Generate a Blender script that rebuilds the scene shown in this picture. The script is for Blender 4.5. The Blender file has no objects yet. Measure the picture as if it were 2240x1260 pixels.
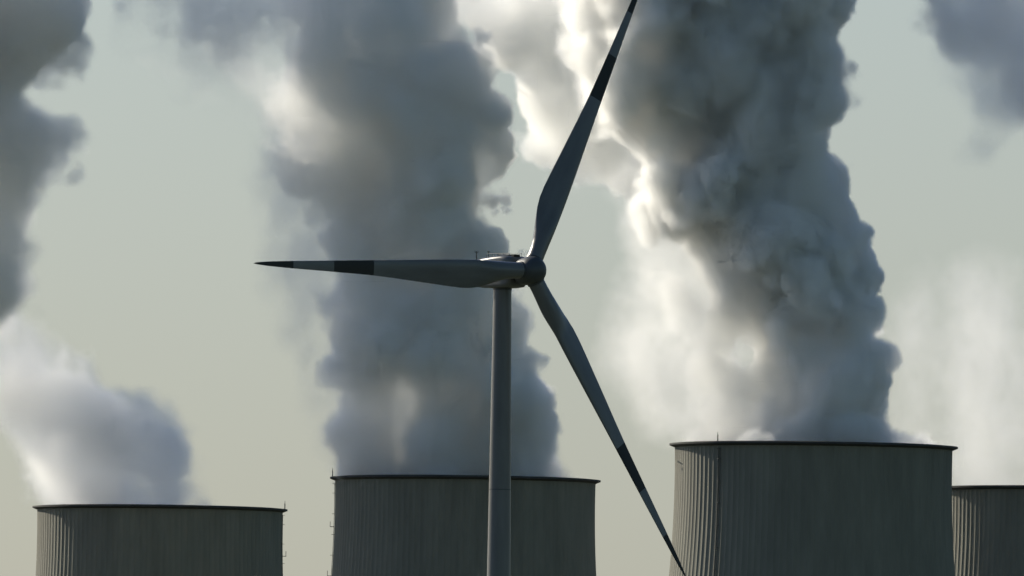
import bpy, bmesh, math, random
import numpy as np
from mathutils import Matrix, Vector, Euler

# ------------------------------------------------------------------ camera, sky, sun
SC = bpy.context.scene
COL = SC.collection
PW, PH = 2240.0, 1260.0          # photograph size the measurements below refer to
FPX = 51580.0                    # focal length in those pixels
HORIZON_Y = 2308.0
PITCH = math.atan((HORIZON_Y - PH / 2) / FPX)
ROLL = math.radians(0.75)
CAM_Z = 2.0
SUN_AZ = math.radians(47.0)      # left of the view direction (+Y), behind the towers
SUN_EL = math.radians(28.0)
SUN_DIR = Vector((-math.sin(SUN_AZ) * math.cos(SUN_EL), math.cos(SUN_AZ) * math.cos(SUN_EL), math.sin(SUN_EL)))

cam_data = bpy.data.cameras.new("camera")
cam_data.sensor_width = 36.0
cam_data.lens = FPX / PW * 36.0
cam_data.clip_start = 10.0
cam_data.clip_end = 60000.0
cam = bpy.data.objects.new("camera", cam_data)
COL.objects.link(cam)
CAM_R = Matrix.Rotation(math.pi / 2 + PITCH, 4, 'X') @ Matrix.Rotation(ROLL, 4, 'Z')
cam.matrix_world = Matrix.Translation((0, 0, CAM_Z)) @ CAM_R
SC.camera = cam


def at(px, py, dist):
    """The world point at distance dist (along +Y) that the photograph shows at pixel px, py."""
    v = CAM_R.to_3x3() @ Vector((px - PW / 2, PH / 2 - py, -FPX))
    v *= dist / v.y
    return Vector((v.x, v.y, v.z + CAM_Z))


world = bpy.data.worlds.new("World")
SC.world = world
world.use_nodes = True
wn, wl = world.node_tree.nodes, world.node_tree.links
wn.clear()
sky = wn.new('ShaderNodeTexSky')
sky.sky_type = 'NISHITA'
sky.sun_disc = False
sky.sun_elevation = SUN_EL
sky.sun_rotation = -SUN_AZ
sky.air_density = 1.0
sky.dust_density = 1.0
sky.ozone_density = 1.0
# haze brightens the sky on the sun's side: a smooth falloff with the angle from the sun's azimuth
tc = wn.new('ShaderNodeTexCoord')
dot = wn.new('ShaderNodeVectorMath'); dot.operation = 'DOT_PRODUCT'
dot.inputs[1].default_value = (-math.sin(SUN_AZ), math.cos(SUN_AZ), 0.0)
wl.new(tc.outputs['Generated'], dot.inputs[0])
mr = wn.new('ShaderNodeMapRange'); mr.interpolation_type = 'SMOOTHSTEP'
mr.inputs['From Min'].default_value = -0.60
mr.inputs['From Max'].default_value = 0.66
mr.inputs['To Min'].default_value = 0.0
mr.inputs['To Max'].default_value = 1.0
wl.new(dot.outputs['Value'], mr.inputs['Value'])
tint = wn.new('ShaderNodeMix'); tint.data_type = 'RGBA'
SKY_FAR = (0.94, 1.10, 1.12, 1)
SKY_SUN = (0.97, 1.12, 1.45, 1)
tint.inputs[6].default_value = SKY_FAR
tint.inputs[7].default_value = SKY_SUN
wl.new(mr.outputs['Result'], tint.inputs[0])
mul = wn.new('ShaderNodeMix'); mul.data_type = 'RGBA'; mul.blend_type = 'MULTIPLY'; mul.inputs[0].default_value = 1.0
wl.new(sky.outputs[0], mul.inputs[6]); wl.new(tint.outputs[2], mul.inputs[7])
bg = wn.new('ShaderNodeBackground'); bg.inputs['Strength'].default_value = 0.05
wl.new(mul.outputs[2], bg.inputs['Color'])
wo = wn.new('ShaderNodeOutputWorld'); wl.new(bg.outputs[0], wo.inputs['Surface'])

sun_data = bpy.data.lights.new("sun", 'SUN')
sun_data.energy = 4.1
sun_data.angle = math.radians(0.5)
sun_data.color = (1.0, 0.92, 0.76)
sun = bpy.data.objects.new("sun", sun_data)
sun.rotation_euler = SUN_DIR.to_track_quat('Z', 'Y').to_euler()
sun.location = SUN_DIR * 500
COL.objects.link(sun)

SC.view_settings.view_transform = 'Standard'
SC.view_settings.look = 'None'
SC.view_settings.exposure = 0.4
SC.view_settings.gamma = 1.0
SC.render.engine = 'CYCLES'
cy = SC.cycles
cy.use_denoising = True
cy.denoiser = 'OPENIMAGEDENOISE'
cy.use_adaptive_sampling = True
cy.adaptive_threshold = 0.05
cy.max_bounces = 20
cy.volume_bounces = 18
cy.volume_step_rate = 3.0
cy.volume_max_steps = 512
cy.sample_clamp_indirect = 4.0


# ------------------------------------------------------------------ helpers
def props(o, label=None, cat=None, group=None, kind=None):
    if label: o['label'] = label
    if cat: o['category'] = cat
    if group: o['group'] = group
    if kind: o['kind'] = kind
    return o


def link_mesh(name, bm, mats, parent=None, smooth=True, sharp=None):
    me = bpy.data.meshes.new(name)
    bmesh.ops.recalc_face_normals(bm, faces=bm.faces)
    bm.to_mesh(me)
    bm.free()
    for m in (mats if isinstance(mats, (list, tuple)) else [mats]):
        me.materials.append(m)
    if smooth:
        me.shade_smooth()
        if sharp:
            me.set_sharp_from_angle(angle=math.radians(sharp))
    o = bpy.data.objects.new(name, me)
    COL.objects.link(o)
    if parent is not None:
        o.parent = parent
    return o


def empty(name, loc, rotz=0.0):
    o = bpy.data.objects.new(name, None)
    o.location = loc
    o.rotation_euler = (0, 0, rotz)
    COL.objects.link(o)
    return o


def ring(bm, pts, closed=True):
    return [bm.verts.new(p) for p in pts]


def bridge(bm, a, b, closed=True, mat=0):
    n = len(a)
    for i in range(n if closed else n - 1):
        j = (i + 1) % n
        f = bm.faces.new((a[i], a[j], b[j], b[i]))
        f.material_index = mat


def lathe(bm, prof, seg, axis='Z', cap0=True, cap1=True, mat=0):
    """prof: (r, h) list."""
    rs = []
    for r, h in prof:
        pts = []
        for k in range(seg):
            a = 2 * math.pi * k / seg
            c, s = r * math.cos(a), r * math.sin(a)
            pts.append((c, s, h) if axis == 'Z' else (c, h, s))
        rs.append(ring(bm, pts))
    for a, b in zip(rs, rs[1:]):
        bridge(bm, a, b, mat=mat)
    if cap0: bm.faces.new(rs[0])
    if cap1: bm.faces.new(rs[-1])
    return rs


def rod(bm, p, q, r, seg=8):
    p, q = Vector(p), Vector(q)
    d = (q - p).normalized()
    u = d.orthogonal().normalized()
    v = d.cross(u)
    rs = []
    for c in (p, q):
        rs.append([bm.verts.new(c + (u * math.cos(2 * math.pi * k / seg) + v * math.sin(2 * math.pi * k / seg)) * r) for k in range(seg)])
    bridge(bm, rs[0], rs[1])
    bm.faces.new(rs[0]); bm.faces.new(rs[1])


def box(bm, c, s, mat4=None):
    r = bmesh.ops.create_cube(bm, size=1.0)
    m = Matrix.Translation(c) @ Matrix.Diagonal((s[0], s[1], s[2], 1))
    if mat4: m = mat4 @ m
    bmesh.ops.transform(bm, matrix=m, verts=r['verts'])
    return r['verts']


def material(name, color, rough=0.6, metallic=0.0, vary=None, bump=None, coat=0.0, spec=0.5):
    """vary: (scale xyz, amount, detail); bump: (scale, strength)"""
    m = bpy.data.materials.new(name)
    m.use_nodes = True
    N, L = m.node_tree.nodes, m.node_tree.links
    b = N['Principled BSDF']
    b.inputs['Roughness'].default_value = rough
    b.inputs['Metallic'].default_value = metallic
    b.inputs['Specular IOR Level'].default_value = spec
    b.inputs['Coat Weight'].default_value = coat
    t = N.new('ShaderNodeTexCoord')
    if vary:
        mp = N.new('ShaderNodeMapping'); mp.inputs['Scale'].default_value = vary[0]
        L.new(t.outputs['Object'], mp.inputs['Vector'])
        n = N.new('ShaderNodeTexNoise'); n.inputs['Scale'].default_value = 1.0
        n.inputs['Detail'].default_value = vary[2]; n.inputs['Roughness'].default_value = 0.6
        L.new(mp.outputs[0], n.inputs['Vector'])
        r = N.new('ShaderNodeValToRGB')
        a = vary[1]
        r.color_ramp.elements[0].position = 0.3
        r.color_ramp.elements[1].position = 0.7
        r.color_ramp.elements[0].color = tuple(c * (1 - a) for c in color[:3]) + (1,)
        r.color_ramp.elements[1].color = tuple(min(1, c * (1 + a)) for c in color[:3]) + (1,)
        L.new(n.outputs['Fac'], r.inputs['Fac'])
        L.new(r.outputs[0], b.inputs['Base Color'])
    else:
        b.inputs['Base Color'].default_value = tuple(color[:3]) + (1,)
    if bump:
        n2 = N.new('ShaderNodeTexNoise'); n2.inputs['Scale'].default_value = bump[0]; n2.inputs['Detail'].default_value = 4
        L.new(t.outputs['Object'], n2.inputs['Vector'])
        bp = N.new('ShaderNodeBump'); bp.inputs['Strength'].default_value = bump[1]; bp.inputs['Distance'].default_value = 0.05
        L.new(n2.outputs['Fac'], bp.inputs['Height']); L.new(bp.outputs[0], b.inputs['Normal'])
    return m


M_CONC = material('weathered_concrete', (0.195, 0.188, 0.150), 0.85, vary=((0.35, 0.35, 0.06), 0.16, 6), bump=(1.5, 0.3))
M_RIM = material('dark_concrete', (0.05, 0.05, 0.048), 0.85, vary=((0.3, 0.3, 0.5), 0.25, 4))
M_STEEL = material('dark_steel', (0.06, 0.06, 0.06), 0.6, metallic=0.6)
M_PAINT = material('light_grey_paint', (0.125, 0.127, 0.125), 0.34, vary=((0.5, 0.5, 0.10), 0.2, 6), bump=(0.8, 0.05))
M_BAND = material('dark_band_paint', (0.012, 0.012, 0.010), 0.6, vary=((0.6, 0.6, 0.3), 0.2, 4))
M_HUB = material('grey_hub_paint', (0.055, 0.06, 0.062), 0.45, vary=((0.8, 0.8, 0.8), 0.12, 5))
M_GROUND = material('field_soil', (0.055, 0.065, 0.035), 0.95, vary=((0.004, 0.004, 0.004), 0.5, 8))

# ------------------------------------------------------------------ ground
bm = bmesh.new()
G = 30000.0
n = 24
vs = [[bm.verts.new((-G + 2 * G * i / n, -G + 2 * G * j / n, 0)) for j in range(n + 1)] for i in range(n + 1)]
for i in range(n):
    for j in range(n):
        bm.faces.new((vs[i][j], vs[i + 1][j], vs[i + 1][j + 1], vs[i][j + 1]))
props(link_mesh('ground', bm, M_GROUND), kind='structure')

# ------------------------------------------------------------------ cooling towers
T_H, T_R, T_ZT, T_B = 113.0, 25.0, 108.0, 73.0


def tower_r(z):
    return T_R * math.sqrt(1 + ((z - T_ZT) / T_B) ** 2)


RIBS = 132


def shell_mesh():
    bm = bmesh.new()
    seg = RIBS * 6
    prof = [0.0, 0.0, 0.0, 0.05, 0.11, 0.05]
    zs = [0 + T_H * i / 64 for i in range(65)]
    rows = []
    for z in zs:
        r = tower_r(z)
        rows.append([bm.verts.new(((r + prof[k % 6]) * math.cos(2 * math.pi * k / seg), (r + prof[k % 6]) * math.sin(2 * math.pi * k / seg), z)) for k in range(seg)])
    for a, b in zip(rows, rows[1:]):
        bridge(bm, a, b)
    inner = []
    for z in reversed(zs[::4]):
        r = tower_r(z) - 0.5
        inner.append([bm.verts.new((r * math.cos(2 * math.pi * k / seg), r * math.sin(2 * math.pi * k / seg), z)) for k in range(seg)])
    bridge(bm, rows[-1], inner[0])
    for a, b in zip(inner, inner[1:]):
        bridge(bm, a, b)
    bridge(bm, inner[-1], rows[0])
    me = bpy.data.meshes.new('shell')
    bm.to_mesh(me)
    bm.free()
    me.materials.append(M_CONC)
    me.shade_smooth()
    me.set_sharp_from_angle(angle=math.radians(28))
    return me


def rim_mesh():
    bm = bmesh.new()
    seg = 256
    r0 = tower_r(T_H)
    prof = [(r0 + 0.17, T_H - 0.55), (r0 + 0.98, T_H - 0.22), (r0 + 1.08, T_H - 0.20), (r0 + 1.08, T_H + 0.12), (r0 - 0.53, T_H + 0.25), (r0 - 0.53, T_H - 0.6), (r0 + 0.17, T_H - 0.55)]
    rs = [ring(bm, [(r * math.cos(2 * math.pi * k / seg), r * math.sin(2 * math.pi * k / seg), z) for k in range(seg)]) for r, z in prof[:-1]]
    for a, b in zip(rs, rs[1:]):
        bridge(bm, a, b)
    bridge(bm, rs[-1], rs[0])
    bmesh.ops.recalc_face_normals(bm, faces=bm.faces)
    me = bpy.data.meshes.new('rim')
    bm.to_mesh(me)
    bm.free()
    me.materials.append(M_RIM)
    return me


def ladder_bm(az):
    """caged ladder up the outside; az from the camera-facing side, positive to the right"""
    bm = bmesh.new()
    def P(z, out, side=0.0):
        r = tower_r(z) + out
        a = az + side / r
        return (r * math.sin(a), -r * math.cos(a), z)
    z0, z1, step = 2.0, T_H - 1.1, 4.0
    z = z0
    while z < z1 - 0.1:
        zb = min(z + step, z1)
        for sd in (-0.25, 0.25):
            rod(bm, P(z, 0.22, sd), P(zb, 0.22, sd), 0.045, 6)
            rod(bm, P(zb, 0.05, sd), P(zb, 0.62, sd), 0.04, 5)
        rod(bm, P(zb, 0.62, -0.25), P(zb, 0.62, 0.25), 0.04, 5)
        z = zb
    z = z0
    while z < z1:
        rod(bm, P(z, 0.22, -0.25), P(z, 0.22, 0.25), 0.02, 4)
        z += 0.4
    return bm


def landing_bm(az, zlist):
    bm = bmesh.new()
    for z in zlist:
        r = tower_r(z) + 0.6
        m = Matrix.Rotation(az, 4, 'Z')
        box(bm, (0, -r, z), (1.1, 0.8, 0.1), m)
        for sx in (-0.6, 0.6):
            rod(bm, m @ Vector((sx, -r - 0.35, z)), m @ Vector((sx, -r - 0.35, z + 1.0)), 0.03, 5)
        rod(bm, m @ Vector((-0.6, -r - 0.35, z + 1.0)), m @ Vector((0.6, -r - 0.35, z + 1.0)), 0.03, 5)
    return bm


def mast_bm(az, h=1.3):
    bm = bmesh.new()
    r = tower_r(T_H) + 0.6
    x, y = r * math.sin(az), -r * math.cos(az)
    rod(bm, (x, y, T_H + 0.1), (x, y, T_H + h), 0.10, 8)
    rod(bm, (x, y, T_H + h), (x, y, T_H + h + 0.5), 0.05, 8)
    return bm


ME_SHELL, ME_RIM = shell_mesh(), rim_mesh()
TG = 'cooling towers of the power station'
TOWERS = [
    # px centre, distance, ladder azimuth, rib phase, label
    (350, 4830, math.radians(86), 0.3, 'leftmost and lowest of the cooling towers, its left flank lit under a thin pale plume'),
    (1018, 4552, math.radians(-88), 1.1, 'dark cooling tower directly behind the wind turbine mast'),
    (1780, 4270, math.radians(-43.2), 2.2, 'tallest cooling tower, with a lit ribbed left flank beside the lower turbine blade tip'),
    (2332, 4572, math.radians(60), 0.7, 'cooling tower cut off by the right edge, partly hidden behind the tallest tower'),
]
TPOS = []
for i, (px, D, laz, ph, lab) in enumerate(TOWERS):
    p = at(px, 1000, D)
    base = Vector((p.x, D, 0))
    # keep each tower's axis on its centre line at rim height (the camera is slightly rolled)
    for _ in range(3):
        zpx = None
        q = cam.matrix_world.inverted() @ Vector((base.x, D, T_H))
        sx = PW / 2 + q.x / -q.z * FPX
        base.x += (px - sx) * D / FPX
    TPOS.append(base)
    root = empty('cooling_tower', base)
    props(root, lab, 'cooling tower', TG)
    s = bpy.data.objects.new('shell', ME_SHELL); COL.objects.link(s); s.parent = root; s.rotation_euler = (0, 0, ph)
    r = bpy.data.objects.new('rim', ME_RIM); COL.objects.link(r); r.parent = root
    ld = link_mesh('ladder', ladder_bm(laz), M_STEEL, root, smooth=False)
    for k in range(3 if i < 2 else 0):
        link_mesh('landing', landing_bm(laz, [T_H - 9.5 - 9.5 * k]), M_STEEL, ld, smooth=False)
    link_mesh('lightning_rod', mast_bm(laz), M_STEEL, root, smooth=False)

# ------------------------------------------------------------------ wind turbine
TD = 2666.0
hubp = at(1160, 592, TD)
YAW, TILT, RSPIN = math.radians(39.6), math.radians(6.3), math.radians(0.6)
Rw = Matrix.Rotation(YAW, 4, 'Z')
OVER = 4.9
axis_h = Rw @ Vector((0, -1, 0))
tbase = Vector((hubp.x - axis_h.x * OVER, hubp.y - axis_h.y * OVER, 0))
hub_z = hubp.z
turb = empty('wind_turbine', tbase)
props(turb, 'large three-bladed wind turbine with dark bands on its blades, standing in front of the towers', 'wind turbine')

# mast: slightly tapered steel tube in flanged sections
bm = bmesh.new()
prof = []
ztop = hub_z - 2.0
def mast_r(z):
    return 1.03 + (ztop - z) * (0.29 / 32.0)
secs = [0, 22, 45, 66, ztop]
for k in range(4):
    a, b = secs[k], secs[k + 1]
    for t in range(5):
        z = a + (b - a) * t / 4
        prof.append((mast_r(z), z + (0.02 if t == 0 and k else 0)))
    if k < 3:
        prof += [(mast_r(b) + 0.035, b - 0.10 + 0.0), ] if False else []
prof = sorted(set((round(r, 4), round(z, 3)) for r, z in prof), key=lambda q: q[1])
lathe(bm, prof, 96)
link_mesh('mast', bm, M_PAINT, turb, sharp=40)
for zf in secs[1:4]:
    bm = bmesh.new()
    lathe(bm, [(mast_r(zf) - 0.05, zf - 0.06), (mast_r(zf) + 0.018, zf - 0.05), (mast_r(zf) + 0.018, zf + 0.05), (mast_r(zf) - 0.05, zf + 0.06)], 96)
    link_mesh('flange', bm, M_HUB, turb, sharp=40)
bm = bmesh.new()
lathe(bm, [(1.0, ztop - 0.15), (1.06, ztop - 0.12), (1.06, ztop + 0.4), (1.0, ztop + 0.45)], 64)
link_mesh('yaw_collar', bm, M_HUB, turb, sharp=40)
bm = bmesh.new()
box(bm, (0, -mast_r(1.5) - 0.02, 1.9), (0.9, 0.16, 2.1))
link_mesh('door', bm, M_HUB, turb, smooth=False)

# head frame: local -Y is the rotor axis
HEAD = Matrix.Translation((0, 0, hub_z)) @ Rw


def section(bm, y, w, zb, zt, chamf, n=6):
    """rounded box cross-section of the nacelle at y (8*n points)"""
    pts = []
    cx, cz = w / 2, (zt - zb) / 2
    zc = (zt + zb) / 2
    for (sx, sz, a0) in ((1, 1, 0), (-1, 1, 90), (-1, -1, 180), (1, -1, 270)):
        for k in range(n + 1):
            a = math.radians(a0 + 90 * k / n)
            pts.append((sx * (cx - chamf) + chamf * math.cos(a), y, zc + sz * (cz - chamf) + chamf * math.sin(a)))
    return ring(bm, pts)


bm = bmesh.new()
nac = [  # y (behind the rotor), width, bottom, top, corner radius
    (-OVER + 2.05, 2.2, -1.25, 1.15, 0.70),
    (-OVER + 2.15, 2.7, -1.60, 1.45, 0.55),
    (-OVER + 2.6, 3.05, -1.82, 1.66, 0.45),
    (-OVER + 3.6, 3.15, -1.90, 1.74, 0.42),
    (0.2, 3.15, -1.92, 1.66, 0.42),
    (2.0, 3.1, -1.88, 1.50, 0.42),
    (4.2, 2.9, -1.60, 1.20, 0.42),
    (5.4, 2.6, -1.25, 0.95, 0.42),
    (5.75, 2.1, -0.95, 0.70, 0.40),
]
rs = [section(bm, *q) for q in nac]
for a, b in zip(rs, rs[1:]):
    bridge(bm, a, b)
bm.faces.new(rs[0]); bm.faces.new(rs[-1])
o = link_mesh('nacelle', bm, M_PAINT, turb, sharp=50)
o.matrix_local = HEAD
nac_o = o


def nac_child(name, bm, mat):
    o = link_mesh(name, bm, mat, nac_o, smooth=False)
    return o


bm = bmesh.new()   # instrument masts with crossbar
rod(bm, (-0.5, 4.1, 1.15), (-0.5, 4.1, 2.35), 0.06, 8)
rod(bm, (-0.72, 4.1, 2.2), (-0.28, 4.1, 2.2), 0.03, 6)
for s in (-0.72, -0.28):
    rod(bm, (s, 4.1, 2.2), (s, 4.1, 2.42), 0.04, 6)
nac_child('wind_vane_mast', bm, M_STEEL)
bm = bmesh.new()
rod(bm, (0.35, 3.0, 1.2), (0.35, 3.0, 2.3), 0.05, 8)
rod(bm, (0.2, 3.0, 2.3), (0.5, 3.0, 2.3), 0.05, 8)
nac_child('anemometer_mast', bm, M_STEEL)
for sx in (-0.9, 0.9):
    bm = bmesh.new()
    ys = [-2.2, -1.2, -0.2, 0.8, 1.8]
    for y in ys:
        rod(bm, (sx, y, 1.45), (sx, y, 2.0), 0.025, 5)
    for y0, y1 in zip(ys, ys[1:]):
        rod(bm, (sx, y0, 2.0), (sx, y1, 2.0), 0.025, 5)
    nac_child('roof_rail', bm, M_STEEL)
bm = bmesh.new()
box(bm, (0, -0.9, 1.76), (1.3, 1.6, 0.16))
nac_child('roof_hatch', bm, M_HUB)
bm = bmesh.new()
box(bm, (0.0, -2.25, 1.62), (0.9, 0.5, 0.5))
nac_child('hoist_box', bm, M_BAND)

# hub and spinner
HUBM = Matrix.Translation(axis_h * OVER) @ HEAD @ Matrix.Rotation(-TILT, 4, 'X')
bm = bmesh.new()
sp = [(1.15, 1.55), (1.42, 1.45), (1.52, 1.15), (1.60, 0.5), (1.62, 0.0), (1.60, -0.5), (1.53, -0.85), (1.38, -1.2), (1.12, -1.52), (0.78, -1.76), (0.38, -1.9), (0.06, -1.94)]
lathe(bm, sp, 64, axis='Y')
hub = link_mesh('hub', bm, M_HUB, turb, sharp=50)
hub.matrix_local = HUBM
bm = bmesh.new()
lathe(bm, [(1.0, 2.9), (1.0, 1.5)], 48, axis='Y')
sh = link_mesh('main_shaft', bm, M_STEEL, turb, sharp=50)
sh.matrix_local = HUBM

OUT = [  # span fraction, leading edge, trailing edge offset (m)
    (0.030, .93, -.93), (0.045, .93, -.93), (0.065, .93, -.94), (0.09, .95, -1.05), (0.12, .99, -1.33), (0.15, 1.03, -1.67), (0.18, 1.06, -1.98),
    (0.215, 1.07, -2.16), (0.25, 1.06, -2.14), (0.30, 1.02, -1.98), (0.35, .96, -1.79), (0.43, .86, -1.50), (0.50, .77, -1.24), (0.57, .69, -1.02),
    (0.64, .61, -.87), (0.711, .54, -.74), (0.78, .46, -.62), (0.857, .37, -.48), (0.91, .30, -.37), (0.95, .23, -.27), (0.975, .16, -.18), (0.99, .10, -.11), (1.0, .02, -.03)]
BL = 40.3


def lerp(tab, s, k):
    for a, b in zip(tab, tab[1:]):
        if s <= b[0]:
            t = (s - a[0]) / (b[0] - a[0])
            return a[k] + (b[k] - a[k]) * t
    return tab[-1][k]


def blade_mesh():
    bm = bmesh.new()
    ss = sorted(set([q[0] for q in OUT] + [0.030 + 0.97 * i / 90 for i in range(91)] + [0.569, 0.5695, 0.712, 0.7125, 0.858, 0.8585]))
    M = 40
    rows = []
    for s in ss:
        le, te = lerp(OUT, s, 1), lerp(OUT, s, 2)
        c = le - te
        # blend from a round root to a thin airfoil
        rt = max(0.0, min(1.0, (s - 0.05) / 0.16)); rt = rt * rt * (3 - 2 * rt)
        thick = (1 - rt) * 1.0 + rt * (0.36 - 0.22 * min(1, (s - 0.05) / 0.6))
        beta = math.radians(3 + 13 * max(0.0, 1 - s / 0.8) ** 1.3)
        row = []
        for k in range(M):
            a = 2 * math.pi * k / M
            xx = 0.5 + 0.5 * math.cos(a)          # 0 trailing .. 1 leading
            circ = 0.5 * math.sin(a)
            foil = (2.6 * math.sqrt(max(0, 1 - xx)) if False else 0)
            u = 1 - xx
            th = 0.5 * thick * 5 * 0.2 * (2.969 * math.sqrt(u) - 1.26 * u - 3.516 * u * u + 2.843 * u ** 3 - 1.015 * u ** 4) if u > 0 else 0
            th = th * (1 if math.sin(a) >= 0 else -0.75)
            y = ((1 - rt) * circ * c + rt * th * c)
            x = te + c * xx
            row.append((x * math.cos(beta) + y * math.sin(beta), -x * math.sin(beta) + y * math.cos(beta), s * BL))
        rows.append((s, ring(bm, row)))
    for (s0, a), (s1, b) in zip(rows, rows[1:]):
        sm = (s0 + s1) / 2
        band = 1 if (0.5692 < sm < 0.7122 or sm > 0.8582) else 0
        bridge(bm, a, b, mat=band)
    bm.faces.new(rows[0][1]); bm.faces.new(rows[-1][1])
    # keep geometry uniform: recompute normals
    bmesh.ops.recalc_face_normals(bm, faces=bm.faces)
    me = bpy.data.meshes.new('blade')
    bm.to_mesh(me); bm.free()
    me.materials.append(M_PAINT); me.materials.append(M_BAND)
    me.shade_smooth()
    me.set_sharp_from_angle(angle=math.radians(50))
    return me


ME_BLADE = blade_mesh()
for k, al in enumerate((60.0, 180.0, 300.0)):
    a = math.radians(al) + RSPIN
    bl = bpy.data.objects.new('blade', ME_BLADE)
    COL.objects.link(bl)
    bl.parent = turb
    bl.matrix_local = HUBM @ Matrix.Rotation(math.pi / 2 - a, 4, 'Y')
    bm = bmesh.new()
    lathe(bm, [(1.0, 1.15), (1.02, 1.35), (1.02, 1.55), (0.95, 1.6)], 48)
    link_mesh('root_collar', bm, M_HUB, bl, sharp=40)


# ------------------------------------------------------------------ steam plumes
# Each plume is a real 3-D density grid: packed balls give its body, fractal noise its billows.
def smooth(t):
    t = np.clip(t, 0, 1)
    return t * t * (3 - 2 * t)


def poly_dist(P, poly):
    """signed distance (inside positive) of points P (n,2) to a polygon"""
    A = np.array(poly, float)
    B = np.roll(A, -1, 0)
    d = np.full(len(P), 1e9)
    inside = np.zeros(len(P), bool)
    for a, b in zip(A, B):
        e = b - a
        t = np.clip(((P - a) @ e) / max(1e-9, e @ e), 0, 1)
        q = P - a - t[:, None] * e
        d = np.minimum(d, np.hypot(q[:, 0], q[:, 1]))
        c = (a[1] > P[:, 1]) != (b[1] > P[:, 1])
        xi = a[0] + (P[:, 1] - a[1]) / (b[1] - a[1] + 1e-12) * e[0]
        inside ^= c & (P[:, 0] < xi)
    return np.where(inside, d, -d)


def fill_balls(rng, poly, dist, depth, n_big, n_small, small=(18, 55), flat=0.85, n_edge=140):
    """balls (x, y, z, r) in metres that fill the outline as a rounded body.
    dist: distance of the body's middle as a function of photo height; depth: largest half-thickness in photo px"""
    A = np.array(poly, float)
    lo, hi = A.min(0), A.max(0)
    P = lo + (hi - lo) * rng.random((6000, 2))
    d = poly_dist(P, poly)
    P, d = P[d > 8], d[d > 8]
    out = []
    dmax = min(depth, d.max())
    order = np.argsort(-d)
    # big balls: largest first, keep them spread
    kept = []
    for i in order:
        if len(kept) >= n_big:
            break
        if all(np.hypot(*(P[i] - P[j])) > 0.45 * min(d[i], depth) for j in kept):
            kept.append(i)
    for i in kept:
        r = min(d[i], depth)
        room = max(0.0, dmax - r) * flat
        for s in ((0.0,) if room < 0.3 * r else (-1.0, 1.0)):
            out.append((P[i][0], P[i][1], s * room * (0.3 + 0.7 * rng.random()) * 0.8, r))
    # small balls over the surface, front, back and sides
    idx = rng.choice(len(P), n_small)
    for i in idx:
        r = min(rng.uniform(*small), d[i] * 1.0 + 6)
        t = math.sqrt(max(0.0, 1 - (1 - min(1, d[i] / dmax)) ** 2)) * dmax * flat
        s = rng.choice((-1, 1))
        out.append((P[i][0], P[i][1], s * max(0, t - r * 0.55) * rng.uniform(0.75, 1.05), r))
    near = np.where((d > 8) & (d < 48))[0]
    for i in rng.choice(near, n_edge):
        r = d[i] + 3
        room = math.sqrt(max(0.0, 1 - (1 - min(1, d[i] / dmax)) ** 2)) * dmax * flat
        out.append((P[i][0], P[i][1], rng.uniform(-0.7, 0.7) * room, r))
    B = []
    for x, y, z, r in out:
        D = dist(x, y)
        m = D / FPX
        c = at(x, y, D + z * m)
        B.append((c.x, c.y, c.z, r * m))
    return np.array(B)


def ball_sdf(X, Y, Z, balls, k=1.2):
    acc = np.full(X.shape, 1e3, np.float32)
    for x, y, z, r in balls:
        d = np.sqrt((X - x) ** 2 + (Y - y) ** 2 + (Z - z) ** 2) - r
        h = np.clip(0.5 + 0.5 * (acc - d) / k, 0, 1)
        acc = acc * (1 - h) + d * h - k * h * (1 - h)
    return acc


def lattice(rng, shape, step, cell):
    """smooth random field on the coarse grid (value noise, about -1..1)"""
    out = rng.standard_normal([int(n * step / cell) + 4 for n in shape])
    for ax, n in enumerate(shape):
        t = np.arange(n) * step / cell
        i = t.astype(int)
        f = t - i
        f = f * f * (3 - 2 * f)
        out = np.moveaxis(out, ax, -1)
        out = out[..., i] * (1 - f) + out[..., i + 1] * f
        out = np.moveaxis(out, -1, ax)
    return out.astype(np.float32)


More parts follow.
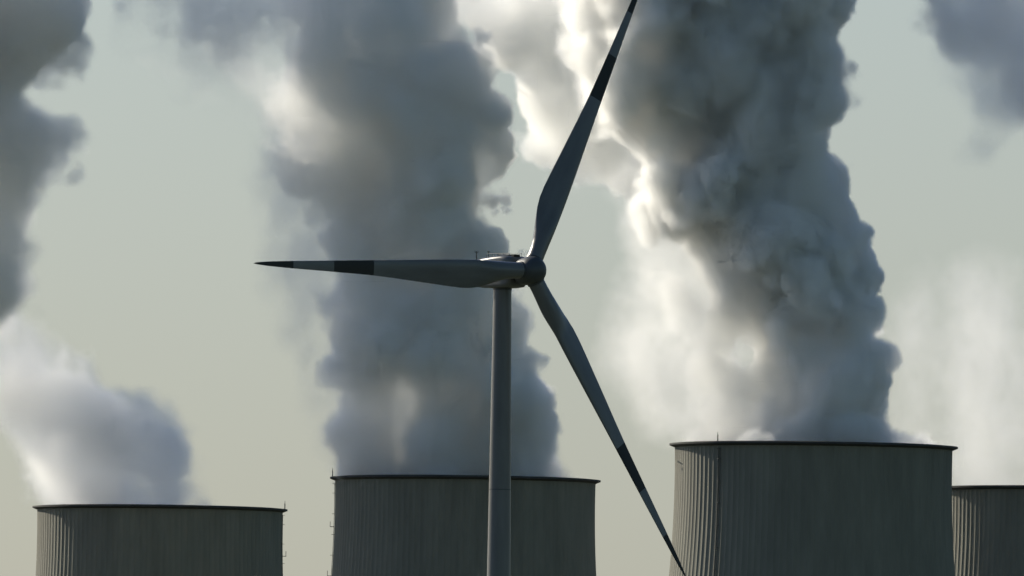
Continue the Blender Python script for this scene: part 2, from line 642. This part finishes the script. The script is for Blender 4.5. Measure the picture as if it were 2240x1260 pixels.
class NT:
    """short-hand for building a node tree"""
    def __init__(s, tree): s.t = tree
    def put(s, sock, v):
        if isinstance(v, bpy.types.NodeSocket): s.t.links.new(v, sock)
        else: sock.default_value = v
    def node(s, typ, **kw):
        n = s.t.nodes.new(typ)
        for k, v in kw.items(): setattr(n, k, v)
        return n
    def m(s, op, a, b=0.0, c=0.0, clamp=False):
        n = s.node('ShaderNodeMath', operation=op, use_clamp=clamp)
        for i, v in enumerate((a, b, c)): s.put(n.inputs[i], v)
        return n.outputs[0]
    def v(s, op, a, b=None, scale=None):
        n = s.node('ShaderNodeVectorMath', operation=op)
        s.put(n.inputs[0], a)
        if b is not None: s.put(n.inputs[1], b)
        if scale is not None: s.put(n.inputs['Scale'], scale)
        return n.outputs['Value'] if op in ('LENGTH', 'DOT_PRODUCT', 'DISTANCE') else n.outputs['Vector']
    def xyz(s, v):
        n = s.node('ShaderNodeSeparateXYZ'); s.put(n.inputs[0], v); return n.outputs
    def com(s, x, y, z):
        n = s.node('ShaderNodeCombineXYZ')
        for i, q in enumerate((x, y, z)): s.put(n.inputs[i], q)
        return n.outputs[0]
    def mix(s, f, a, b, vec=False):
        n = s.node('ShaderNodeMix', data_type='VECTOR' if vec else 'FLOAT')
        s.put(n.inputs[0], f); s.put(n.inputs[4 if vec else 2], a); s.put(n.inputs[5 if vec else 3], b)
        return n.outputs[1 if vec else 0]
    def noise(s, vec, scale, detail, rough, out='Fac', dist=0.0, lac=2.0):
        n = s.node('ShaderNodeTexNoise', noise_dimensions='3D')
        s.put(n.inputs['Vector'], vec); n.inputs['Scale'].default_value = scale
        n.inputs['Detail'].default_value = detail; n.inputs['Roughness'].default_value = rough
        n.inputs['Lacunarity'].default_value = lac; n.inputs['Distortion'].default_value = dist
        return n.outputs[0 if out == 'Fac' else 1]
    def voro(s, vec, scale, detail=0.0, rough=0.5):
        n = s.node('ShaderNodeTexVoronoi', voronoi_dimensions='3D', feature='F1', distance='EUCLIDEAN')
        s.put(n.inputs['Vector'], vec); n.inputs['Scale'].default_value = scale
        n.inputs['Detail'].default_value = detail; n.inputs['Roughness'].default_value = rough
        return n.outputs[0]
    def ramp(s, x, a, b, lo=0.0, hi=1.0):
        n = s.node('ShaderNodeMapRange', interpolation_type='SMOOTHSTEP')
        for i, q in enumerate((x, a, b, lo, hi)): s.put(n.inputs[i], q)
        return n.outputs[0]


def steam_material(name, color, g):
    m = bpy.data.materials.new(name)
    m.use_nodes = True
    N, L = m.node_tree.nodes, m.node_tree.links
    N.clear()
    o = N.new('ShaderNodeOutputMaterial')
    p = N.new('ShaderNodeVolumePrincipled')
    p.inputs['Color'].default_value = color
    p.inputs['Density'].default_value = 1.0
    p.inputs['Density Attribute'].default_value = 'density'
    p.inputs['Anisotropy'].default_value = g
    L.new(p.outputs[0], o.inputs['Volume'])
    m.cycles.volume_step_rate = 1.0
    return m


M_STEAM = steam_material('steam', (0.995, 0.995, 0.99, 1), 0.6)
M_THIN = steam_material('thin_steam', (0.99, 0.99, 0.99, 1), 0.75)


def plume(name, label, base, dense, veil, voxel, amp=3.0, seed=0.0, sig=0.6, vsig=0.06, soft=1.0, vsoft=6.0, coarse=1.3, pad=4.0, billow=10.0, veilcut=(0.42, 0.62), thin=0.35, grow=0.4, extra=None, mat=None):
    allb = np.concatenate([b for b in (dense, veil) if b is not None and len(b)])
    lo = (allb[:, :3] - allb[:, 3:]).min(0) - pad
    hi = (allb[:, :3] + allb[:, 3:]).max(0) + pad
    lo[2] = max(lo[2], T_H - 3.0)
    base = np.array(base, float)
    nn = np.ceil((hi - lo) / coarse).astype(int) + 1
    hi = lo + (nn - 1) * coarse
    X, Y, Z = [g.astype(np.float32) for g in np.meshgrid(*[lo[i] + coarse * np.arange(nn[i]) for i in range(3)], indexing='ij')]
    rs_ = np.random.default_rng(int(seed * 100) + 7)
    W = [1.6 * lattice(rs_, X.shape, coarse, 14.0) + 0.7 * lattice(rs_, X.shape, coarse, 6.0) for _ in range(3)]
    X0, Y0, Z0 = X, Y, Z
    X, Y, Z = X + W[0], Y + W[1], Z + W[2]
    sd = ball_sdf(X, Y, Z, dense) if dense is not None and len(dense) else np.full(X.shape, 50.0, np.float32)
    sv = ball_sdf(X, Y, Z, veil, 3.0) if veil is not None and len(veil) else np.full(X.shape, 50.0, np.float32)
    X, Y, Z = X0, Y0, Z0
    ex = extra(X, Y, Z) if extra else np.ones_like(sd)
    # vertex order: x fastest
    co = np.stack([(q - b).transpose(2, 1, 0).ravel() for q, b in zip((X, Y, Z), base)], 1)
    at3 = np.stack([q.transpose(2, 1, 0).ravel() for q in (sd, sv, ex)], 1).astype(np.float32)
    me = bpy.data.meshes.new(name)
    me.vertices.add(len(co))
    me.vertices.foreach_set('co', co.astype(np.float32).ravel())
    at_ = me.attributes.new('field', 'FLOAT_VECTOR', 'POINT')
    at_.data.foreach_set('vector', at3.ravel())
    o = bpy.data.objects.new(name, me)
    o.location = base
    COL.objects.link(o)
    props(o, label, 'steam plume', 'steam plumes rising from the cooling towers')

    tree = bpy.data.node_groups.new(name, 'GeometryNodeTree')
    tree.interface.new_socket('Geometry', in_out='INPUT', socket_type='NodeSocketGeometry')
    tree.interface.new_socket('Geometry', in_out='OUTPUT', socket_type='NodeSocketGeometry')
    T = NT(tree)
    gi, go = T.node('NodeGroupInput'), T.node('NodeGroupOutput')
    pos = T.node('GeometryNodeInputPosition').outputs[0]
    l0 = Vector(lo - base)
    # the coordinates are warped before the coarse body is looked up
    sv_ = Vector((seed * 13.7, seed * 7.1, seed * 3.3))
    q = T.v('ADD', pos, sv_)
    w2 = T.v('SUBTRACT', T.noise(q, 1 / 4.2, 2.0, 0.55, 'Color'), (0.5, 0.5, 0.5))
    pw = T.v('ADD', pos, T.v('SCALE', w2, scale=3.2))
    u = T.v('DIVIDE', T.v('SUBTRACT', pw, l0), (coarse,) * 3)
    u = T.v('MINIMUM', T.v('MAXIMUM', u, (0.001,) * 3), tuple(float(k) - 1.01 for k in nn))
    fl = T.v('FLOOR', u)
    fx, fy, fz = T.xyz(T.v('SUBTRACT', u, fl))
    ix, iy, iz = T.xyz(fl)
    nx, ny = float(nn[0]), float(nn[1])
    i0 = T.m('ADD', ix, T.m('ADD', T.m('MULTIPLY', iy, nx), T.m('MULTIPLY', iz, nx * ny)))
    att = T.node('GeometryNodeInputNamedAttribute', data_type='FLOAT_VECTOR'); att.inputs[0].default_value = 'field'

    def samp(off):
        n_ = T.node('GeometryNodeSampleIndex', data_type='FLOAT_VECTOR', domain='POINT', clamp=True)
        tree.links.new(gi.outputs[0], n_.inputs[0])
        tree.links.new(att.outputs[0], n_.inputs[1])
        T.put(n_.inputs[2], T.m('ADD', i0, off + 0.25))
        return n_.outputs[0]
    c = {}
    for a in (0, 1):
        for b in (0, 1):
            for d in (0, 1):
                c[a, b, d] = samp(a + b * nx + d * nx * ny)
    x00, x10, x01, x11 = [T.mix(fx, c[0, b, d], c[1, b, d], True) for b, d in ((0, 0), (1, 0), (0, 1), (1, 1))]
    F = T.mix(fz, T.mix(fy, x00, x10, True), T.mix(fy, x01, x11, True), True)
    sD, sV, eX = T.xyz(F)
    # billows: rounded bumps with sharp creases between them, plus finer grain
    qb = T.v('ADD', q, T.v('SCALE', w2, scale=1.6))
    v1 = T.voro(qb, 1 / billow, 0.0)
    n2 = T.noise(T.v('MULTIPLY', qb, (1.0, 1.0, 0.75)), 1 / 11.0, 3.0, 0.58)
    vary = T.ramp(n2, 0.38, 0.62, 0.45, 1.25)
    ab = lambda sc, off: T.m('ABSOLUTE', T.m('SUBTRACT', T.noise(T.v('ADD', qb, (off, off * 2.0, -off)), sc, 0.0, 0.5), 0.5))
    f1 = T.noise(qb, 1 / 4.0, 4.0, 0.62)
    bump = T.m('ADD', T.m('MULTIPLY', T.m('SUBTRACT', 0.5, T.voro(qb, 1 / 3.3)), 0.55), T.m('ADD', T.m('MULTIPLY', ab(1 / 1.15, 7.7), 0.55), T.m('MULTIPLY', ab(1 / 0.62, 1.7), 0.3)))
    disp = T.m('ADD', T.m('MULTIPLY', T.m('SUBTRACT', v1, 0.42), amp * 1.4), T.m('MULTIPLY', T.m('MULTIPLY', T.m('SUBTRACT', 0.16, bump), vary), amp * 0.75))
    disp = T.m('ADD', disp, T.m('MULTIPLY', T.m('SUBTRACT', f1, 0.5), amp * 0.45))
    # thin veil: wispy, eroded by stretched noise
    dD = T.m('ADD', T.m('SUBTRACT', sD, grow), disp)
    inner = T.ramp(n2, 0.36, 0.58, T.m('MINIMUM', thin, T.m('MULTIPLY', eX, 0.7)), 1.15)
    # torn edges: close to the surface only the dense filaments of the noise survive
    torn = T.ramp(T.m('ADD', f1, T.m('MULTIPLY', dD, T.m('MULTIPLY', -0.11, T.m('ADD', eX, 0.12)))), 0.47, 0.60)
    inner = T.m('MULTIPLY', inner, torn)
    dens = T.m('MULTIPLY', T.ramp(dD, 0.0, T.m('MULTIPLY', -soft, T.m('DIVIDE', 1.0, T.m('MAXIMUM', eX, 0.45)))), T.m('MULTIPLY', T.m('MULTIPLY', eX, sig), inner))
    # thin veil: wispy
    er = T.ramp(n2, veilcut[0], veilcut[1], 0.12, 1.0)
    dV = T.m('ADD', sV, T.m('MULTIPLY', T.m('SUBTRACT', f1, 0.5), 5.0))
    den2 = T.m('MULTIPLY', T.m('MULTIPLY', T.ramp(dV, 1.0, -vsoft), er), vsig)
    tot = T.m('ADD', dens, den2)
    # steam stays above the rim
    _, _, pz = T.xyz(pos)
    tot = T.m('MULTIPLY', tot, T.ramp(pz, T_H - base[2] - 2.5, T_H - base[2] - 0.2))
    tot = T.m('MULTIPLY', tot, T.m('GREATER_THAN', tot, 0.002))
    vc = T.node('GeometryNodeVolumeCube')
    T.put(vc.inputs['Density'], tot)
    vc.inputs['Min'].default_value = l0
    vc.inputs['Max'].default_value = Vector(hi - base)
    dims = np.maximum(8, np.round((hi - lo) / voxel).astype(int))
    for nm, k in zip(('Resolution X', 'Resolution Y', 'Resolution Z'), dims):
        vc.inputs[nm].default_value = int(k)
    sm = T.node('GeometryNodeSetMaterial'); sm.inputs['Material'].default_value = mat or M_STEAM
    tree.links.new(vc.outputs[0], sm.inputs[0]); tree.links.new(sm.outputs[0], go.inputs[0])
    md = o.modifiers.new('steam', 'NODES'); md.node_group = tree
    me.materials.append(mat or M_STEAM)
    print('PLUME', name, 'coarse', nn, 'voxels', dims, dims.prod() / 1e6)
    return o


VOX = 0.36


def photo_xy(X, Y, Z):
    return PW / 2 + X / Y * FPX, HORIZON_Y - (Z - CAM_Z) / Y * FPX


def density_map(seed, knots, rough=0.35, cell=9.0):
    """how dense (and how crisp) the steam is over the plume: a few (x, y, radius, value) spots blended, times a slow noise"""
    def f(X, Y, Z):
        x, y = photo_xy(X, Y, Z)
        num, den = 0.0, 1e-9
        for kx, ky, kr, v in knots:
            w = np.exp(-((x - kx) ** 2 + (y - ky) ** 2) / (2.0 * kr * kr)) + 1e-7
            num = num + w * v
            den = den + w
        nz = lattice(np.random.default_rng(seed), X.shape, 1.3, cell)
        return np.clip(num / den * np.exp(rough * nz), 0.05, 1.3)
    return f


# plume of the tallest tower: dense and dark on the camera's side
rng = np.random.default_rng(5)
P3 = [(1500, 1260), (1510, 1040), (1560, 960), (1600, 930), (1640, 900), (1650, 850), (1630, 800), (1640, 750), (1560, 690), (1530, 630), (1480, 570), (1440, 480), (1385, 390), (1375, 310),
      (1330, 290), (1270, 240), (1215, 130), (1200, 0), (1200, -250), (1250, -600), (1750, -600), (1850, -250),
      (1860, -30), (1825, 60), (1850, 110), (1868, 180), (1862, 250), (1835, 320), (1855, 400), (1890, 490), (1900, 550), (1925, 620), (1935, 700), (1952, 770), (1953, 830), (1935, 880), (1990, 920), (2080, 970), (2090, 1060), (2060, 1260)]
V3 = [(1500, 1040), (1490, 980), (1400, 950), (1340, 860), (1290, 760), (1310, 650), (1370, 560), (1350, 460), (1330, 380), (1400, 300), (1560, 400), (1650, 600), (1700, 900), (1700, 1040)]
d3 = lambda x, y: TOWERS[2][1] + max(0, 960 - y) * 0.008
b3 = fill_balls(rng, P3, d3, 215, 60, 230)
c3_ = [(1470, 1000), (1500, 880), (1440, 780), (1430, 680), (1385, 600), (1375, 500), (1330, 400), (1450, 420), (1500, 560), (1650, 800), (1690, 1000)]
b3 = np.concatenate([b3, fill_balls(rng, c3_, lambda x, y: d3(x, y) + 4, 90, 30, 60)])
v3 = fill_balls(rng, V3, lambda x, y: d3(x, y) + 6, 150, 40, 60)
plume('steam_plume', 'tall dense slate grey steam plume with bright left edge above the tallest tower', (TPOS[2].x, TPOS[2].y, T_H), b3, v3, VOX, seed=1.0, vsig=0.13, veilcut=(0.38, 0.60),
      sig=1.4, soft=1.1, amp=4.6, thin=0.16, extra=density_map(3, [(1680, 900, 70, .4), (1590, 760, 50, .5), (1460, 720, 60, .10), (1520, 880, 60, .10), (1390, 540, 45, .10), (1500, 620, 30, .25), (1850, 650, 120, 1.1), (1430, 430, 80, .7), (1700, 300, 150, .9), (1420, 80, 70, .9), (1290, 80, 70, .3), (1330, -150, 100, .8), (1800, 960, 120, .6), (2000, 980, 60, .3), (1700, 20, 120, .7)]))

# plume of the tower behind the turbine
rng = np.random.default_rng(11)
P2 = [(735, 1320), (722, 1030), (715, 900), (705, 790), (700, 720), (690, 650), (720, 580), (700, 530), (690, 470), (640, 420), (560, 380), (530, 300), (560, 220), (590, 150), (560, 120), (520, 140), (480, 210), (430, 190),
      (380, 150), (300, 80), (250, 30), (200, -80), (400, -300), (900, -300), (1000, -60), (1010, 30), (1060, 100), (1095, 160), (1130, 235), (1095, 270), (1100, 330), (1098, 380), (1075, 420), (1068, 480), (1100, 515),
      (1150, 545), (1160, 580), (1125, 640), (1150, 690), (1190, 770), (1215, 840), (1248, 905), (1215, 940), (1250, 990), (1320, 1045), (1330, 1320)]
V2 = [(770, 1100), (700, 1000), (660, 850), (600, 740), (550, 640), (560, 540), (530, 430), (520, 300), (420, 240), (260, 120), (220, 0), (700, 0), (900, 400), (900, 1100)]
d2 = lambda x, y: TOWERS[1][1] - max(0, 1040 - y) * 0.006
b2 = fill_balls(rng, P2, d2, 225, 60, 230, small=(22, 65))
v2 = fill_balls(rng, V2, d2, 130, 40, 50)
plume('steam_plume', 'broad mid grey steam plume rising behind the wind turbine hub and mast', (TPOS[1].x, TPOS[1].y, T_H), b2, v2, VOX, seed=2.0,
      sig=1.15, vsig=0.07, veilcut=(0.45, 0.62), soft=1.4, amp=4.6, thin=0.16, extra=density_map(8, [(750, 900, 60, .28), (900, 980, 90, .5), (740, 700, 45, .2), (850, 150, 100, .5), (1150, 900, 80, .9), (590, 370, 70, .13), (700, 470, 50, .2), (350, 60, 150, .06), (480, 100, 90, .10), (560, 250, 60, .12), (1050, 350, 90, 1.1), (850, 450, 120, .5), (1050, 120, 80, .7), (930, 720, 110, .6), (1250, 1020, 50, .25)]))

# pale plume drifting left from the tower cut off by the right edge, seen behind the dark ones
rng = np.random.default_rng(17)
P6 = [(1062, 30), (1066, 110), (1100, 170), (1118, 220), (1125, 280), (1150, 340), (1220, 370), (1290, 345), (1340, 380), (1450, 450), (1560, 250), (1600, 0), (1500, -300), (1000, -200), (880, -90), (930, -10), (985, 25)]
V6 = [(1110, 120), (1120, 300), (1150, 380), (1260, 400), (1380, 420), (1600, 500), (1750, 400), (1600, 0), (1200, 0)]
d6 = lambda x, y: 4590.0
b6 = fill_balls(rng, P6, d6, 100, 40, 130)
v6 = fill_balls(rng, V6, d6, 120, 30, 40)
c6 = at(1300, 100, 4575)
plume('steam_plume', 'bright cream sunlit steam billow behind the upper turbine blade', c6, b6, v6, VOX + 0.08, seed=3.0,
      sig=0.40, vsig=0.10, soft=1.0, amp=3.2, grow=2.6, thin=0.6, extra=density_map(9, [(1100, 150, 60, 1.1), (1250, 280, 90, .8), (1450, 150, 100, .6), (980, 0, 70, .3)]))
rng = np.random.default_rng(19)
V4 = [(2080, 1140), (1960, 1020), (1940, 900), (1900, 760), (1940, 640), (2020, 560), (2150, 560), (2300, 600), (2450, 700), (2560, 900), (2560, 1140)]
v4 = fill_balls(rng, V4, lambda x, y: TOWERS[3][1], 220, 50, 60)
plume('steam_plume', 'soft pale steam haze above the cooling tower at the right edge', (TPOS[3].x, TPOS[3].y, T_H), None, v4, 0.6, seed=4.0, vsig=0.05, vsoft=9.0, veilcut=(0.4, 0.6))

# thin plume of the left tower, with an added off-frame mass shading it
rng = np.random.default_rng(23)
V1 = [(110, 1180), (60, 1060), (0, 960), (-150, 880), (-250, 760), (-200, 660), (-20, 680), (90, 700), (180, 780), (260, 850), (350, 880), (410, 930), (425, 1000), (410, 1060), (470, 1110), (500, 1180)]
v1 = fill_balls(rng, V1, lambda x, y: TOWERS[0][1], 170, 50, 90)
W1_SHADE = [(-150, 700), (-120, 560), (-160, 200), (-250, -50), (-500, -100), (-800, 200), (-700, 750), (-300, 780)]  # added dense steam beyond the left edge, unseen, keeps sun off the thin plume
w1_shade = fill_balls(rng, W1_SHADE, lambda x, y: TOWERS[0][1] + max(0.0, -x) * 0.27, 260, 30, 40)
plume('steam_plume', 'thin translucent steam plume drifting left from the lowest left tower', (TPOS[0].x, TPOS[0].y, T_H), np.concatenate([v1, w1_shade]), None, 0.7, seed=5.0, sig=0.75, soft=2.8, amp=3.6, thin=0.15, grow=1.5, mat=M_THIN,
      extra=density_map(12, [(150, 900, 150, .42), (400, 1000, 70, .25), (70, 1040, 70, .12), (20, 960, 50, .15), (-60, 700, 60, .4), (-400, 300, 200, 1.0)]))


# dark plume blown in from the left, and the loose one at the upper right corner
rng = np.random.default_rng(29)
P0 = [(-420, -20), (-150, -150), (130, -150), (172, 0), (186, 95), (155, 170), (130, 205), (90, 190), (70, 165), (75, 200), (120, 235), (172, 265), (178, 340), (160, 415), (110, 430), (75, 420), (62, 450), (72, 520), (55, 580), (50, 640),
      (80, 690), (50, 720), (-20, 700), (-200, 900), (-500, 900), (-600, 300)]  # unseen left part is shaped to shade the middle tower and its plume
b0 = fill_balls(rng, P0, lambda x, y: 4610.0, 290, 70, 200)
b0 = np.concatenate([b0, fill_balls(rng, [(-950, -1050), (-100, -1150), (60, -1000), (20, -480), (-300, -520), (-950, -560)], lambda x, y: 4620.0, 250, 34, 50)])  # added unseen chunk above the frame, shades the middle plume's upper left
plume('steam_plume', 'dark ragged steam plume cut off by the left edge of the picture', at(-100, 300, 4580), b0, None, 0.56, seed=6.0, sig=0.6, soft=1.8, amp=3.0, grow=1.2,
      extra=density_map(4, [(150, 300, 80, .5), (100, 50, 100, 1.0), (30, 600, 60, .4), (120, 330, 50, .8)]))
rng = np.random.default_rng(31)
P5 = [(2000, -150), (2030, 30), (2070, 130), (2095, 200), (2090, 280), (2130, 340), (2180, 350), (2240, 300), (2400, 350), (2600, 0), (2500, -300), (2000, -300)]
b5 = fill_balls(rng, P5, lambda x, y: 4236.0, 200, 40, 100)
plume('steam_plume', 'loose grey steam cloud in the upper right corner of the sky', at(2300, 100, 4236), b5, None, 0.5, seed=7.0, sig=0.25, soft=2.5, amp=4.5, thin=0.08, grow=1.8, mat=M_THIN, extra=density_map(15, [(2090, 200, 60, .3), (2150, 320, 60, .3), (2240, 100, 80, .8)]))
